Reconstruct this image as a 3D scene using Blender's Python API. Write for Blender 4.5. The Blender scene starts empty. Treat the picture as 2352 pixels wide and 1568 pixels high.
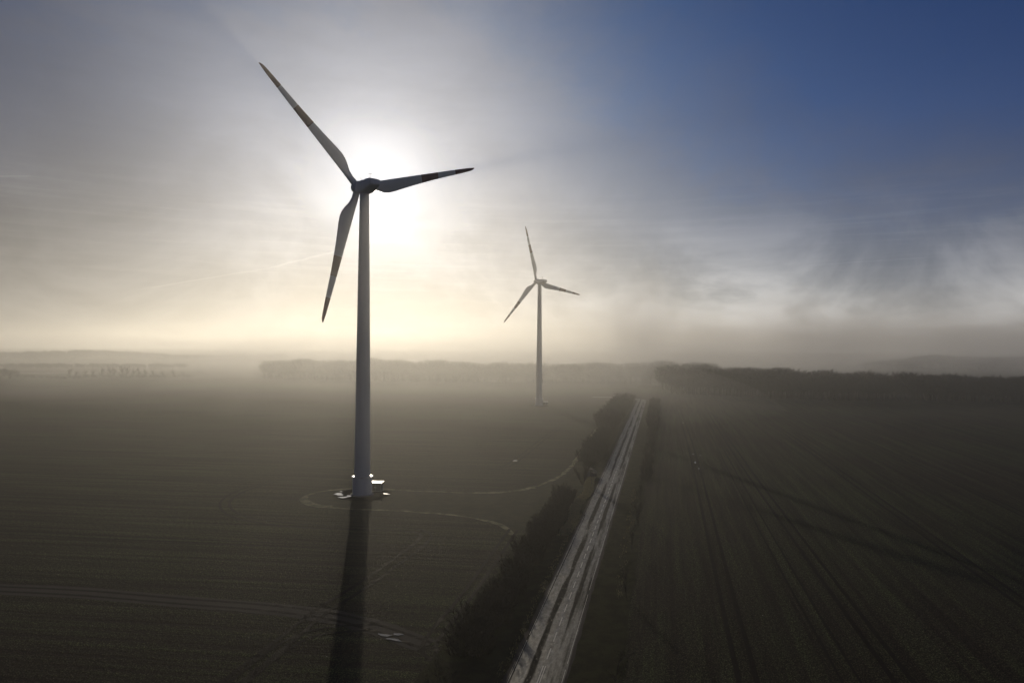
import bpy, math, random
import numpy as np
from mathutils import Vector, Matrix

random.seed(11)
scene = bpy.context.scene
col = scene.collection
R = math.radians

# ------------------------------------------------------------------ camera
W, H, F = 2352.0, 1568.0, 1568.0          # reference pixel grid of the photograph (24 mm on 36 mm)
CAM = Vector((0.0, 0.0, 37.6))            # drone height
PITCH = math.atan(12.0 / F)
ROLL = R(0.33)
_f = Vector((0, math.cos(PITCH), math.sin(PITCH)))
_r0 = Vector((1, 0, 0)); _u0 = _r0.cross(_f)
_r = _r0 * math.cos(ROLL) + _u0 * math.sin(ROLL)
_u = -_r0 * math.sin(ROLL) + _u0 * math.cos(ROLL)
cam_d = bpy.data.cameras.new('camera'); cam = bpy.data.objects.new('camera', cam_d); col.objects.link(cam)
cam_d.lens = 24.0; cam_d.sensor_width = 36.0; cam_d.clip_start = 0.5; cam_d.clip_end = 30000
cam.matrix_world = Matrix(((_r.x, _u.x, -_f.x, CAM.x), (_r.y, _u.y, -_f.y, CAM.y), (_r.z, _u.z, -_f.z, CAM.z), (0, 0, 0, 1)))
scene.camera = cam

def ray(x, y):
    return (_f + _r * ((x - W / 2) / F) + _u * ((H / 2 - y) / F))
def at(x, y, z=0.0):
    """the point of the ground seen at a place in the photograph (survey of the fields)"""
    d = ray(x, y); t = (z - CAM.z) / d.z
    return CAM + d * t

# ------------------------------------------------------------------ light
SUN_AZ, SUN_EL = R(-11.24), R(12.8)
sun_dir = Vector((math.sin(SUN_AZ) * math.cos(SUN_EL), math.cos(SUN_AZ) * math.cos(SUN_EL), math.sin(SUN_EL)))
sd = bpy.data.lights.new('sun', 'SUN'); so = bpy.data.objects.new('sun', sd); col.objects.link(so)
sd.energy = 3.2; sd.angle = R(0.5); sd.color = (1.0, 0.875, 0.67)
so.rotation_euler = (-sun_dir).to_track_quat('-Z', 'Y').to_euler()

scene.view_settings.view_transform = 'Standard'; scene.view_settings.look = 'None'
scene.view_settings.exposure = -0.8; scene.view_settings.gamma = 1.0
scene.view_settings.use_curve_mapping = False
cy = scene.cycles
cy.volume_bounces = 3; cy.max_bounces = 6; cy.diffuse_bounces = 2; cy.glossy_bounces = 2; cy.transparent_max_bounces = 64
cy.use_denoising = True
try: cy.denoiser = 'OPENIMAGEDENOISE'
except Exception: pass
cy.use_adaptive_sampling = False
cy.caustics_reflective = False; cy.caustics_refractive = False

class NT:
    """small helper for writing node trees as expressions"""
    def __init__(s, tree): s.t = tree; s.n = tree.nodes; s.l = tree.links
    def new(s, typ, **kw):
        nd = s.n.new(typ)
        for k, v in kw.items(): setattr(nd, k, v)
        return nd
    def put(s, sock, v):
        if v is None: return
        if hasattr(v, 'is_output') or isinstance(v, bpy.types.NodeSocket): s.l.new(v, sock)
        else: sock.default_value = v
    def m(s, op, a, b=None, c=None, clamp=False):
        nd = s.new('ShaderNodeMath', operation=op); nd.use_clamp = clamp
        s.put(nd.inputs[0], a); s.put(nd.inputs[1], b); s.put(nd.inputs[2], c)
        return nd.outputs[0]
    def v(s, op, a, b=None):
        nd = s.new('ShaderNodeVectorMath', operation=op)
        s.put(nd.inputs[0], a); s.put(nd.inputs[1], b)
        return nd.outputs['Value'] if op in ('DOT_PRODUCT', 'LENGTH') else nd.outputs[0]
    def ss(s, x, a, b, lo=0.0, hi=1.0):
        nd = s.new('ShaderNodeMapRange', interpolation_type='SMOOTHSTEP')
        s.put(nd.inputs[0], x)
        for i, q in zip((1, 2, 3, 4), (a, b, lo, hi)): s.put(nd.inputs[i], q)
        return nd.outputs[0]
    def mix(s, fac, a, b, mode='MIX'):
        nd = s.new('ShaderNodeMix', data_type='RGBA', blend_type=mode)
        s.put(nd.inputs[0], fac)
        s.put(nd.inputs[6], a if not isinstance(a, tuple) else (*a, 1)); s.put(nd.inputs[7], b if not isinstance(b, tuple) else (*b, 1))
        return nd.outputs[2]
    def noise(s, vec, scale, detail=4, rough=0.55, dist=0.0):
        nd = s.new('ShaderNodeTexNoise'); s.put(nd.inputs['Vector'], vec)
        nd.inputs['Scale'].default_value = scale; nd.inputs['Detail'].default_value = detail
        nd.inputs['Roughness'].default_value = rough; nd.inputs['Distortion'].default_value = dist
        return nd.outputs[0]
    def xyz(s, vec):
        nd = s.new('ShaderNodeSeparateXYZ'); s.put(nd.inputs[0], vec); return nd.outputs
    def comb(s, x, y, z):
        nd = s.new('ShaderNodeCombineXYZ'); s.put(nd.inputs[0], x); s.put(nd.inputs[1], y); s.put(nd.inputs[2], z); return nd.outputs[0]
    def scl(s, colr, k):
        nd = s.new('ShaderNodeVectorMath', operation='SCALE'); s.put(nd.inputs[0], colr); s.put(nd.inputs[3], k); return nd.outputs[0]

world = bpy.data.worlds.new('World'); scene.world = world; world.use_nodes = True
wt = NT(world.node_tree); world.node_tree.nodes.clear()
out = wt.new('ShaderNodeOutputWorld'); bg = wt.new('ShaderNodeBackground'); wt.l.new(bg.outputs[0], out.inputs[0])
sky = wt.new('ShaderNodeTexSky', sky_type='NISHITA'); sky.sun_disc = False
sky.sun_elevation = SUN_EL; sky.sun_rotation = SUN_AZ
sky.altitude = 0; sky.air_density = 1.0; sky.dust_density = 2.0; sky.ozone_density = 2.5
geo = wt.new('ShaderNodeTexCoord'); D = wt.v('NORMALIZE', geo.outputs['Generated'])
c = wt.m('MAXIMUM', wt.v('DOT_PRODUCT', D, tuple(sun_dir)), 0.0)
X, Y, Z = wt.xyz(D)
# mist and thin cloud lit by the sun: brighter towards it
lobe = wt.m('ADD', wt.m('MULTIPLY', wt.m('POWER', c, 350.0), 1.2), wt.m('ADD', wt.m('MULTIPLY', wt.m('POWER', c, 40.0), 0.62), wt.m('MULTIPLY', wt.m('POWER', c, 15.0), 0.16)))
wide = wt.m('MULTIPLY', wt.m('POWER', c, 8.0), 0.20)
lobe = wt.m('MULTIPLY', lobe, wt.ss(Z, -0.02, 0.14, 0.32, 1.0)); wide = wt.m('MULTIPLY', wide, wt.ss(Z, -0.02, 0.14, 0.32, 1.0))
stretch = wt.comb(wt.m('MULTIPLY', X, 1.0), wt.m('MULTIPLY', Y, 1.0), wt.m('MULTIPLY', Z, 7.0))
bank = wt.noise(wt.comb(X, Y, wt.m('MULTIPLY', Z, 2.2)), 3.2, 6, 0.6, 0.4)
wisp = wt.noise(stretch, 5.0, 5, 0.6, 0.6)
fine = wt.noise(wt.comb(wt.m('MULTIPLY', X, 1.0), Y, wt.m('MULTIPLY', Z, 22.0)), 6.0, 4, 0.6, 0.2)
ragged = wt.noise(wt.comb(X, Y, wt.m('MULTIPLY', Z, 1.5)), 4.5, 7, 0.58, 0.35)
low = wt.ss(Z, 0.02, 0.40, 1.0, 0.0)
clear_dir = Vector((math.sin(R(38)) * math.cos(R(24)), math.cos(R(38)) * math.cos(R(24)), math.sin(R(24))))
clearing = wt.m('POWER', wt.ss(wt.v('DOT_PRODUCT', D, tuple(clear_dir)), 0.76, 1.0, 0.0, 1.0), 1.1)
cover = wt.m('ADD', wt.m('MULTIPLY', low, 0.9), wt.m('MULTIPLY', wt.m('SUBTRACT', bank, 0.45), 1.1))
cover = wt.m('ADD', cover, wt.m('ADD', 0.25, wt.m('MULTIPLY', wt.m('SUBTRACT', ragged, 0.5), 0.5)))
cover = wt.m('ADD', cover, wt.m('ADD', wt.m('MULTIPLY', wt.m('POWER', c, 8.0), 0.7), wt.ss(X, 0.3, -0.5, 0.0, 0.22)))
cover = wt.m('MINIMUM', cover, 1.0)
cover = wt.m('SUBTRACT', cover, wt.m('MULTIPLY', clearing, 0.56), clamp=True)
band = wt.m('MULTIPLY', wt.ss(Z, 0.03, 0.10), wt.ss(Z, 0.17, 0.24, 1.0, 0.0))
streak = wt.m('MULTIPLY', band, wt.ss(fine, 0.42, 0.72))
far_c = (0.030, 0.046, 0.100)
mist = wt.mix(wt.m('POWER', wt.ss(Z, 0.0, 0.36, 1.0, 0.0), 1.4), far_c, (0.27, 0.255, 0.235))
mist = wt.v('ADD', mist, wt.v('ADD', wt.scl(wt.comb(1.0, 0.985, 0.985), lobe), wt.scl(wt.mix(wt.ss(Z, 0.05, 0.35), (1.0, 0.95, 0.88), (0.70, 0.86, 1.25)), wide)))
mist = wt.scl(mist, wt.m('ADD', 0.86, wt.m('MULTIPLY', wisp, 0.14)))
mist = wt.mix(wt.ss(Z, 0.10, 0.34), wt.scl(mist, wt.ss(ragged, 0.30, 0.70, 0.80, 1.22)), wt.scl(mist, wt.ss(ragged, 0.30, 0.70, 0.94, 1.06)))
fogtop = wt.m('ADD', 0.025, wt.m('MULTIPLY', wt.ss(ragged, 0.32, 0.68), 0.11))
fogm = wt.m('POWER', wt.ss(wt.m('SUBTRACT', Z, fogtop), -0.12, 0.11, 1.0, 0.0), 1.8)
fogtex = wt.noise(wt.comb(X, Y, wt.m('MULTIPLY', Z, 2.5)), 9.0, 7, 0.6, 0.3)
fogside = wt.ss(X, -0.1, 0.35, 0.15, 1.0)
fogc = wt.scl(wt.scl(wt.comb(1.0, 0.965, 0.93), wt.ss(Z, 0.02, 0.11, 2.1, 1.0)), wt.m('MULTIPLY', wt.ss(fogtex, 0.25, 0.75, 0.88, 1.12), fogside))
base = wt.scl(sky.outputs[0], 0.05)
base = wt.v('MULTIPLY', base, (0.12, 0.48, 1.22))
skyc = wt.mix(cover, base, mist)
skyc = wt.v('ADD', skyc, wt.scl(fogc, wt.m('MULTIPLY', fogm, 0.80)))
skyc = wt.v('ADD', skyc, wt.scl(wt.comb(1.0, 0.95, 0.86), wt.m('MULTIPLY', streak, wt.m('ADD', 0.035, wt.m('MULTIPLY', lobe, 0.10)))))
def contrail(skyc, p, q, width, power):
    a = ray(*p).normalized(); b = ray(*q).normalized(); n = a.cross(b).normalized(); mid = (a + b).normalized(); tang = n.cross(mid).normalized()
    half = abs(tang.dot(b))
    wob = wt.m('MULTIPLY', wt.m('SUBTRACT', wt.noise(D, 60.0, 3), 0.5), width * 1.6)
    dd = wt.m('ABSOLUTE', wt.m('ADD', wt.v('DOT_PRODUCT', D, tuple(n)), wob))
    al = wt.m('ABSOLUTE', wt.v('DOT_PRODUCT', D, tuple(tang)))
    mk = wt.m('MULTIPLY', wt.ss(dd, 0.0, width, 1.0, 0.0), wt.ss(al, half * 0.55, half, 1.0, 0.0))
    mk = wt.m('MULTIPLY', mk, wt.ss(wt.v('DOT_PRODUCT', D, tuple(mid)), 0.5, 0.6))
    return wt.v('ADD', skyc, wt.scl(wt.comb(1.0, 0.96, 0.9), wt.m('MULTIPLY', mk, power)))
wash = wt.m('MULTIPLY', wt.ss(Z, 0.05, 0.46, 1.0, 0.0), wt.m('MULTIPLY', wt.ss(X, -0.1, 0.3, 0.0, 1.0), wt.ss(ragged, 0.28, 0.72, 0.88, 1.14)))
skyc = wt.v('ADD', skyc, wt.scl(wt.comb(0.215, 0.213, 0.218), wt.m('MULTIPLY', wash, wt.m('SUBTRACT', 1.0, wt.m('MULTIPLY', clearing, 0.7)))))
skyc = contrail(skyc, (590, 622), (905, 545), 0.0022, 0.17)
skyc = contrail(skyc, (300, 668), (640, 612), 0.0016, 0.10)
skyc = contrail(skyc, (-30, 405), (80, 405), 0.0009, 0.10)
skyc = contrail(skyc, (1820, 612), (2180, 588), 0.0014, 0.05)
# the sun itself, veiled
disc = wt.ss(wt.v('DOT_PRODUCT', D, tuple(sun_dir)), math.cos(R(0.55)), math.cos(R(0.25)))
skyc = wt.v('ADD', skyc, wt.scl(wt.comb(1.0, 0.93, 0.8), wt.m('MULTIPLY', disc, 12.0)))
wt.l.new(skyc, bg.inputs[0]); bg.inputs[1].default_value = 1.0

# ------------------------------------------------------------------ materials
def material(name, fn):
    mt = bpy.data.materials.new(name); mt.use_nodes = True; t = NT(mt.node_tree); mt.node_tree.nodes.clear()
    o = t.new('ShaderNodeOutputMaterial'); b = t.new('ShaderNodeBsdfPrincipled'); t.l.new(b.outputs[0], o.inputs[0])
    fn(t, b); return mt
def bump(t, b, h, dist, strength=1.0):
    bp = t.new('ShaderNodeBump'); bp.inputs['Strength'].default_value = strength; bp.inputs['Distance'].default_value = dist
    t.l.new(h, bp.inputs['Height']); t.l.new(bp.outputs[0], b.inputs['Normal'])
def pos(t): return t.new('ShaderNodeNewGeometry').outputs['Position']
def rot_xy(t, p, ang):
    x, y, z = t.xyz(p); ca, sa = math.cos(ang), math.sin(ang)
    u = t.m('ADD', t.m('MULTIPLY', x, ca), t.m('MULTIPLY', y, sa))
    v = t.m('SUBTRACT', t.m('MULTIPLY', y, ca), t.m('MULTIPLY', x, sa))
    return u, v

ROAD_AZ = math.atan(0.2195)                                   # the road runs this far right of straight ahead
RD = Vector((math.sin(ROAD_AZ), math.cos(ROAD_AZ), 0)); RN = Vector((math.cos(ROAD_AZ), -math.sin(ROAD_AZ), 0))
R0 = (at(1165, 1568) + at(1290, 1568)) / 2
def road_pt(s, off=0.0, z=0.0):
    """s metres along the road from the bottom edge, off metres to the right of its centre"""
    p = R0 + RD * s + RN * off; return Vector((p.x, p.y, z))
_a, _b = at(0, 1224), at(800, 1258)
LEFT_ANG = math.atan2(_b.y - _a.y, _b.x - _a.x)               # heading of the drill rows in the left field

def m_field(t, b):
    p = pos(t)
    side = t.v('DOT_PRODUCT', t.v('SUBTRACT', p, tuple(R0)), tuple(RN))
    right = t.ss(side, -1.0, 1.0)
    u, v = rot_xy(t, p, LEFT_ANG); u2, v2 = rot_xy(t, p, math.pi / 2 - ROAD_AZ)
    rows_l = t.noise(t.comb(t.m('MULTIPLY', u, 0.02), t.m('MULTIPLY', v, 0.55), 0.0), 1.0, 6, 0.62)
    rows_r = t.noise(t.comb(t.m('MULTIPLY', u2, 0.015), t.m('MULTIPLY', v2, 0.45), 3.0), 1.0, 6, 0.62)
    rows = t.m('ADD', t.m('MULTIPLY', rows_l, t.m('SUBTRACT', 1.0, right)), t.m('MULTIPLY', rows_r, right))
    patch = t.noise(p, 0.018, 4, 0.6); clod = t.noise(p, 1.7, 5, 0.7); tuft = t.noise(p, 5.5, 2, 0.6)
    green = t.m('ADD', t.m('MULTIPLY', rows, 0.55), t.m('ADD', t.m('MULTIPLY', patch, 0.5), t.m('MULTIPLY', clod, 0.35)))
    green = t.ss(green, 0.55, 0.85)
    c0 = t.mix(green, (0.018, 0.013, 0.0095), (0.022, 0.026, 0.0105))
    c0 = t.scl(c0, t.ss(rows, 0.3, 0.7, 0.7, 1.6))
    c0 = t.scl(c0, t.ss(clod, 0.35, 0.65, 0.55, 1.5))
    c0 = t.mix(t.ss(tuft, 0.48, 0.68), t.scl(c0, 0.5), t.scl(c0, 4.6))
    vo = t.new('ShaderNodeTexVoronoi'); t.put(vo.inputs['Vector'], p); vo.inputs['Scale'].default_value = 0.45
    dew_glint = t.ss(vo.outputs['Distance'], 0.02, 0.035, 1.0, 0.0)
    vx = t.xyz(vo.outputs['Color'])[0]; dew_glint = t.m('MULTIPLY', dew_glint, t.ss(vx, 0.70, 0.74))
    c0 = t.mix(dew_glint, c0, (0.55, 0.52, 0.46))  # dew sparkle painted into the base colour as tiny whitish dots
    t.l.new(c0, b.inputs['Base Color']); b.inputs['Roughness'].default_value = 0.9
    b.inputs['Specular IOR Level'].default_value = 0.020
    hgt = t.m('ADD', t.m('MULTIPLY', clod, 0.6), t.m('ADD', t.m('MULTIPLY', tuft, 0.25), t.m('MULTIPLY', rows, 0.9)))
    bump(t, b, hgt, 0.35, 0.9)
FIELD = material('drilled_field', m_field)

def m_rut(t, b):
    p = pos(t); n = t.noise(p, 0.9, 5, 0.65); n2 = t.noise(p, 4.0, 3, 0.6)
    t.l.new(t.mix(n, (0.007, 0.0055, 0.005), (0.016, 0.013, 0.011)), b.inputs['Base Color'])
    t.l.new(t.ss(n, 0.35, 0.7, 0.62, 0.95), b.inputs['Roughness']); b.inputs['Specular IOR Level'].default_value = 0.008
    bump(t, b, n2, 0.12, 0.8)
RUT = material('wet_rut_soil', m_rut)
def m_soil(t, b):
    p = pos(t); n = t.noise(p, 0.5, 5, 0.65); n2 = t.noise(p, 3.0, 3, 0.6)
    t.l.new(t.mix(n, (0.030, 0.025, 0.023), (0.060, 0.052, 0.048)), b.inputs['Base Color'])
    b.inputs['Roughness'].default_value = 0.9; b.inputs['Specular IOR Level'].default_value = 0.04; bump(t, b, n2, 0.1, 0.7)
SOIL = material('track_soil', m_soil)
def m_grass(lo, hi, spec=0.03):
    def fn(t, b):
        p = pos(t); n = t.noise(p, 0.35, 6, 0.65); n2 = t.noise(p, 3.5, 4, 0.7)
        cc = t.mix(t.ss(n, 0.4, 0.62), lo, hi); t.l.new(t.mix(t.m('MULTIPLY', n2, 0.6), cc, t.scl(cc, 0.45)), b.inputs['Base Color'])
        b.inputs['Roughness'].default_value = 0.9; b.inputs['Specular IOR Level'].default_value = spec
        bump(t, b, n2, 0.25, 0.9)
    return fn
GRASS = material('short_grass', m_grass((0.020, 0.023, 0.009), (0.038, 0.040, 0.016)))
PALE = material('pale_dead_grass', m_grass((0.08, 0.077, 0.042), (0.29, 0.275, 0.165)))
VERGE = material('verge_grass', m_grass((0.024, 0.024, 0.011), (0.042, 0.042, 0.018), 0.01))
def m_blade_grass(t, b):
    oi = t.new('ShaderNodeNewGeometry').outputs['Position']; n = t.noise(oi, 1.2, 3)
    t.l.new(t.mix(n, (0.10, 0.10, 0.045), (0.30, 0.27, 0.13)), b.inputs['Base Color']); b.inputs['Roughness'].default_value = 0.8
    tr = t.new('ShaderNodeBsdfTranslucent'); tr.inputs[0].default_value = (0.20, 0.18, 0.11, 1); ms = t.new('ShaderNodeMixShader'); ms.inputs[0].default_value = 0.35
    o_ = [n_ for n_ in t.n if n_.type == 'OUTPUT_MATERIAL'][0]; t.l.new(b.outputs[0], ms.inputs[1]); t.l.new(tr.outputs[0], ms.inputs[2]); t.l.new(ms.outputs[0], o_.inputs[0])
DRY = material('dry_grass_blades', m_blade_grass)

def m_road(t, b):
    p = t.v('SUBTRACT', pos(t), tuple(R0))
    s = t.v('DOT_PRODUCT', p, tuple(RD)); o = t.v('DOT_PRODUCT', p, tuple(RN))
    long_n = t.noise(t.comb(t.m('MULTIPLY', s, 0.05), t.m('MULTIPLY', o, 1.1), 0.0), 1.0, 5, 0.6, 0.3)
    mid_n = t.noise(t.comb(t.m('MULTIPLY', s, 0.35), t.m('MULTIPLY', o, 1.6), 5.0), 1.0, 5, 0.7)
    grit = t.noise(p, 7.0, 3, 0.6)
    # worn, oily wheel paths wandering a little; fresh patches; broken wet sheen between them
    wob = t.m('MULTIPLY', t.m('SUBTRACT', t.noise(t.comb(t.m('MULTIPLY', s, 0.03), 0.0, 9.0), 1.0, 3), 0.5), 0.7)
    ow = t.m('ADD', o, wob); path = None
    for x0, w_ in ((-0.95, 0.75), (1.45, 0.65), (-2.9, 0.25)):
        g = t.ss(t.m('ABSOLUTE', t.m('SUBTRACT', ow, x0)), 0.0, w_, 1.0, 0.0)
        path = g if path is None else t.m('MAXIMUM', path, g)
    brk = t.noise(t.comb(t.m('MULTIPLY', s, 0.022), t.m('MULTIPLY', o, 0.45), 2.0), 1.0, 4, 0.6)
    wet = t.m('ADD', t.m('MULTIPLY', path, t.ss(brk, 0.35, 0.62, 0.05, 0.55)), t.m('MULTIPLY', long_n, 0.75))
    wet = t.m('ADD', wet, t.ss(ow, 1.5, 2.3, 0.0, 0.12))
    dark = t.ss(wet, 0.40, 0.64)
    spot = t.noise(t.comb(t.m('MULTIPLY', s, 0.9), t.m('MULTIPLY', o, 1.9), 7.0), 1.0, 5, 0.75)
    c0 = t.mix(dark, (0.046, 0.042, 0.040), (0.003, 0.003, 0.004))
    c0 = t.mix(t.m('MULTIPLY', t.ss(spot, 0.55, 0.72), t.ss(ow, 1.6, 0.6)), c0, (0.15, 0.137, 0.120))  # broken wet glints painted into the asphalt colour as paler flecks
    c0 = t.mix(t.m('MULTIPLY', grit, 0.45), c0, t.scl(c0, 0.3))
    t.l.new(c0, b.inputs['Base Color'])
    t.l.new(t.m('ADD', t.ss(mid_n, 0.3, 0.7, 0.38, 0.6), t.m('MULTIPLY', dark, 0.15)), b.inputs['Roughness'])
    t.l.new(t.m('MULTIPLY', t.ss(dark, 0.0, 1.0, 0.36, 0.015), t.ss(spot, 0.40, 0.62, 0.35, 1.35)), b.inputs['Specular IOR Level'])
    bump(t, b, t.m('ADD', grit, mid_n), 0.02, 0.5)
ROAD = material('wet_asphalt', m_road)
def m_paint(t, b):
    n = t.noise(pos(t), 2.5, 4, 0.7); t.l.new(t.mix(n, (0.06, 0.06, 0.05), (0.62, 0.60, 0.54)), b.inputs['Base Color']); b.inputs['Roughness'].default_value = 0.6
PAINT = material('worn_road_paint', m_paint)
def m_water(t, b):
    b.inputs['Base Color'].default_value = (0.02, 0.02, 0.018, 1); b.inputs['Roughness'].default_value = 0.06
    b.inputs['IOR'].default_value = 1.33; bump(t, b, t.noise(pos(t), 3.0, 2), 0.01, 0.25)
WATER = material('still_water', m_water)
def m_gravel(t, b):
    p = pos(t); n = t.noise(p, 2.2, 6, 0.75)
    t.l.new(t.mix(n, (0.008, 0.007, 0.006), (0.022, 0.020, 0.017)), b.inputs['Base Color']); b.inputs['Roughness'].default_value = 0.9; b.inputs['Specular IOR Level'].default_value = 0.0
    bump(t, b, n, 0.08, 0.8)
GRAVEL = material('gravel', m_gravel)

def m_white(base, rough):
    def fn(t, b):
        p = t.new('ShaderNodeTexCoord').outputs['Object']; x, y, z = t.xyz(p)
        n = t.noise(t.comb(t.m('MULTIPLY', x, 2.0), t.m('MULTIPLY', y, 2.0), t.m('MULTIPLY', z, 0.12)), 1.0, 5, 0.6)
        n2 = t.noise(p, 0.9, 4, 0.6)
        k = t.m('ADD', 0.82, t.m('ADD', t.m('MULTIPLY', n, 0.22), t.m('MULTIPLY', n2, 0.10)))
        t.l.new(t.scl(t.comb(*base), k), b.inputs['Base Color']); b.inputs['Roughness'].default_value = rough
    return fn
STEEL = material('tower_paint', m_white((0.50, 0.505, 0.51), 0.42))
GEL = material('blade_gelcoat', m_white((0.62, 0.63, 0.64), 0.35))
REDB = material('blade_red_band', m_white((0.13, 0.040, 0.032), 0.4))
DARKM = material('dark_metal', m_white((0.06, 0.06, 0.065), 0.5))
CONC = material('concrete', m_white((0.26, 0.25, 0.23), 0.85))
KIOSK = material('kiosk_paint', m_white((0.16, 0.18, 0.17), 0.6))
ZINC = material('zinc_sheet', lambda t, b: (b.inputs['Base Color'].__setattr__('default_value', (0.62, 0.62, 0.62, 1)), b.inputs['Metallic'].__setattr__('default_value', 0.8), b.inputs['Roughness'].__setattr__('default_value', 0.28)))
def m_bark(a, c_):
    def fn(t, b):
        n = t.noise(pos(t), 2.0, 4, 0.6); t.l.new(t.mix(n, a, c_), b.inputs['Base Color']); b.inputs['Roughness'].default_value = 0.9
        b.inputs['Specular IOR Level'].default_value = 0.2
    return fn
BARK = material('bark', m_bark((0.030, 0.024, 0.019), (0.075, 0.062, 0.050)))
TWIG = material('winter_twigs', m_bark((0.009, 0.007, 0.006), (0.022, 0.017, 0.014)))
WOODM = material('far_wood_twigs', m_bark((0.018, 0.015, 0.012), (0.038, 0.032, 0.025)))
EVERG = material('evergreen_needles', m_bark((0.012, 0.018, 0.010), (0.035, 0.045, 0.022)))
BOARD = material('weathered_boards', m_bark((0.040, 0.034, 0.028), (0.075, 0.066, 0.056)))

# ------------------------------------------------------------------ mesh helpers
def tag(o, label=None, cat=None, group=None, kind=None):
    if label: o['label'] = label
    if cat: o['category'] = cat
    if group: o['group'] = group
    if kind: o['kind'] = kind
    return o
def link(name, me, parent=None):
    o = bpy.data.objects.new(name, me); col.objects.link(o)
    if parent is not None: o.parent = parent
    return o
def empty(name, loc, rz=0.0):
    o = bpy.data.objects.new(name, None); col.objects.link(o); o.location = loc; o.rotation_euler = (0, 0, rz)
    o.empty_display_size = 1.0
    return o
class MB:
    def __init__(s): s.v = []; s.f = []; s.mi = []
    def add(s, vs, fs, mi=0):
        o = len(s.v); s.v.extend([tuple(q) for q in vs]); s.f.extend([tuple(i + o for i in f) for f in fs]); s.mi.extend([mi] * len(fs))
    def box(s, x0, x1, y0, y1, z0, z1, mi=0):
        s.add([(x0, y0, z0), (x1, y0, z0), (x1, y1, z0), (x0, y1, z0), (x0, y0, z1), (x1, y0, z1), (x1, y1, z1), (x0, y1, z1)],
              [(0, 3, 2, 1), (4, 5, 6, 7), (0, 1, 5, 4), (1, 2, 6, 5), (2, 3, 7, 6), (3, 0, 4, 7)], mi)
    def lathe(s, prof, n=32, mi=0, axis='z', caps=True):
        vs = []; fs = []
        for (r, h) in prof:
            for k in range(n):
                a = 2 * math.pi * k / n; x, y = r * math.cos(a), r * math.sin(a)
                vs.append((x, y, h) if axis == 'z' else (x, h, y))
        for i in range(len(prof) - 1):
            for k in range(n):
                k2 = (k + 1) % n; q = (i * n + k, i * n + k2, (i + 1) * n + k2, (i + 1) * n + k)
                fs.append(q if axis == 'z' else q[::-1])
        if caps:
            fs.append(tuple(range(n))[::-1] if axis == 'z' else tuple(range(n)))
            e = tuple((len(prof) - 1) * n + k for k in range(n)); fs.append(e if axis == 'z' else e[::-1])
        s.add(vs, fs, mi)
    def tube(s, p, q, r0, r1, n=5, mi=0):
        p = Vector(p); q = Vector(q); d = (q - p)
        if d.length < 1e-5: return
        d.normalize(); a = d.orthogonal().normalized(); b = d.cross(a)
        vs = [p + (a * math.cos(2 * math.pi * k / n) + b * math.sin(2 * math.pi * k / n)) * r0 for k in range(n)] + \
             [q + (a * math.cos(2 * math.pi * k / n) + b * math.sin(2 * math.pi * k / n)) * r1 for k in range(n)]
        fs = [(k, (k + 1) % n, n + (k + 1) % n, n + k) for k in range(n)] + [tuple(range(n))[::-1], tuple(range(n, 2 * n))]
        s.add(vs, fs, mi)
    def build(s, name, mats, parent=None, smooth=False, angle=None):
        me = bpy.data.meshes.new(name); me.from_pydata(s.v, [], s.f)
        mats = mats if isinstance(mats, (list, tuple)) else [mats]
        for m_ in mats: me.materials.append(m_)
        me.polygons.foreach_set('material_index', s.mi)
        if smooth:
            me.polygons.foreach_set('use_smooth', [True] * len(s.f))
            if angle: me.set_sharp_from_angle(angle=R(angle))
        me.update(); return link(name, me, parent)

def catmull(pts, step=3.0):
    P = [Vector(p) for p in pts]; P = [P[0] * 2 - P[1]] + P + [P[-1] * 2 - P[-2]]; outp = []
    for i in range(1, len(P) - 2):
        n = max(2, int((P[i + 1] - P[i]).length / step))
        for k in range(n):
            t = k / n; a, b, c_, d = P[i - 1], P[i], P[i + 1], P[i + 2]
            outp.append(0.5 * ((2 * b) + (c_ - a) * t + (2 * a - 5 * b + 4 * c_ - d) * t * t + (3 * b - a - 3 * c_ + d) * t ** 3))
    outp.append(P[-2]); return outp
def ribbon(mb, pts, off, width, z, jit=0.0, rnd=random):
    n = len(pts); vs = []; fs = []
    for i, p in enumerate(pts):
        d = (pts[min(i + 1, n - 1)] - pts[max(i - 1, 0)]); d.z = 0; d.normalize(); nn = Vector((d.y, -d.x, 0))
        w = width / 2; a = p + nn * (off - w + rnd.uniform(-jit, jit)); b = p + nn * (off + w + rnd.uniform(-jit, jit))
        vs += [(a.x, a.y, z), (b.x, b.y, z)]
    for i in range(n - 1): fs.append((2 * i, 2 * i + 1, 2 * i + 3, 2 * i + 2))
    mb.add(vs, fs)
def pix(*pp): return [at(x, y) for x, y in pp]

# ------------------------------------------------------------------ ground
G = 6500.0
mb = MB(); mb.add([(-G, -G, 0), (G, -G, 0), (G, G, 0), (-G, G, 0)], [(0, 1, 2, 3)])
tag(mb.build('ground', FIELD), kind='structure')

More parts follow.
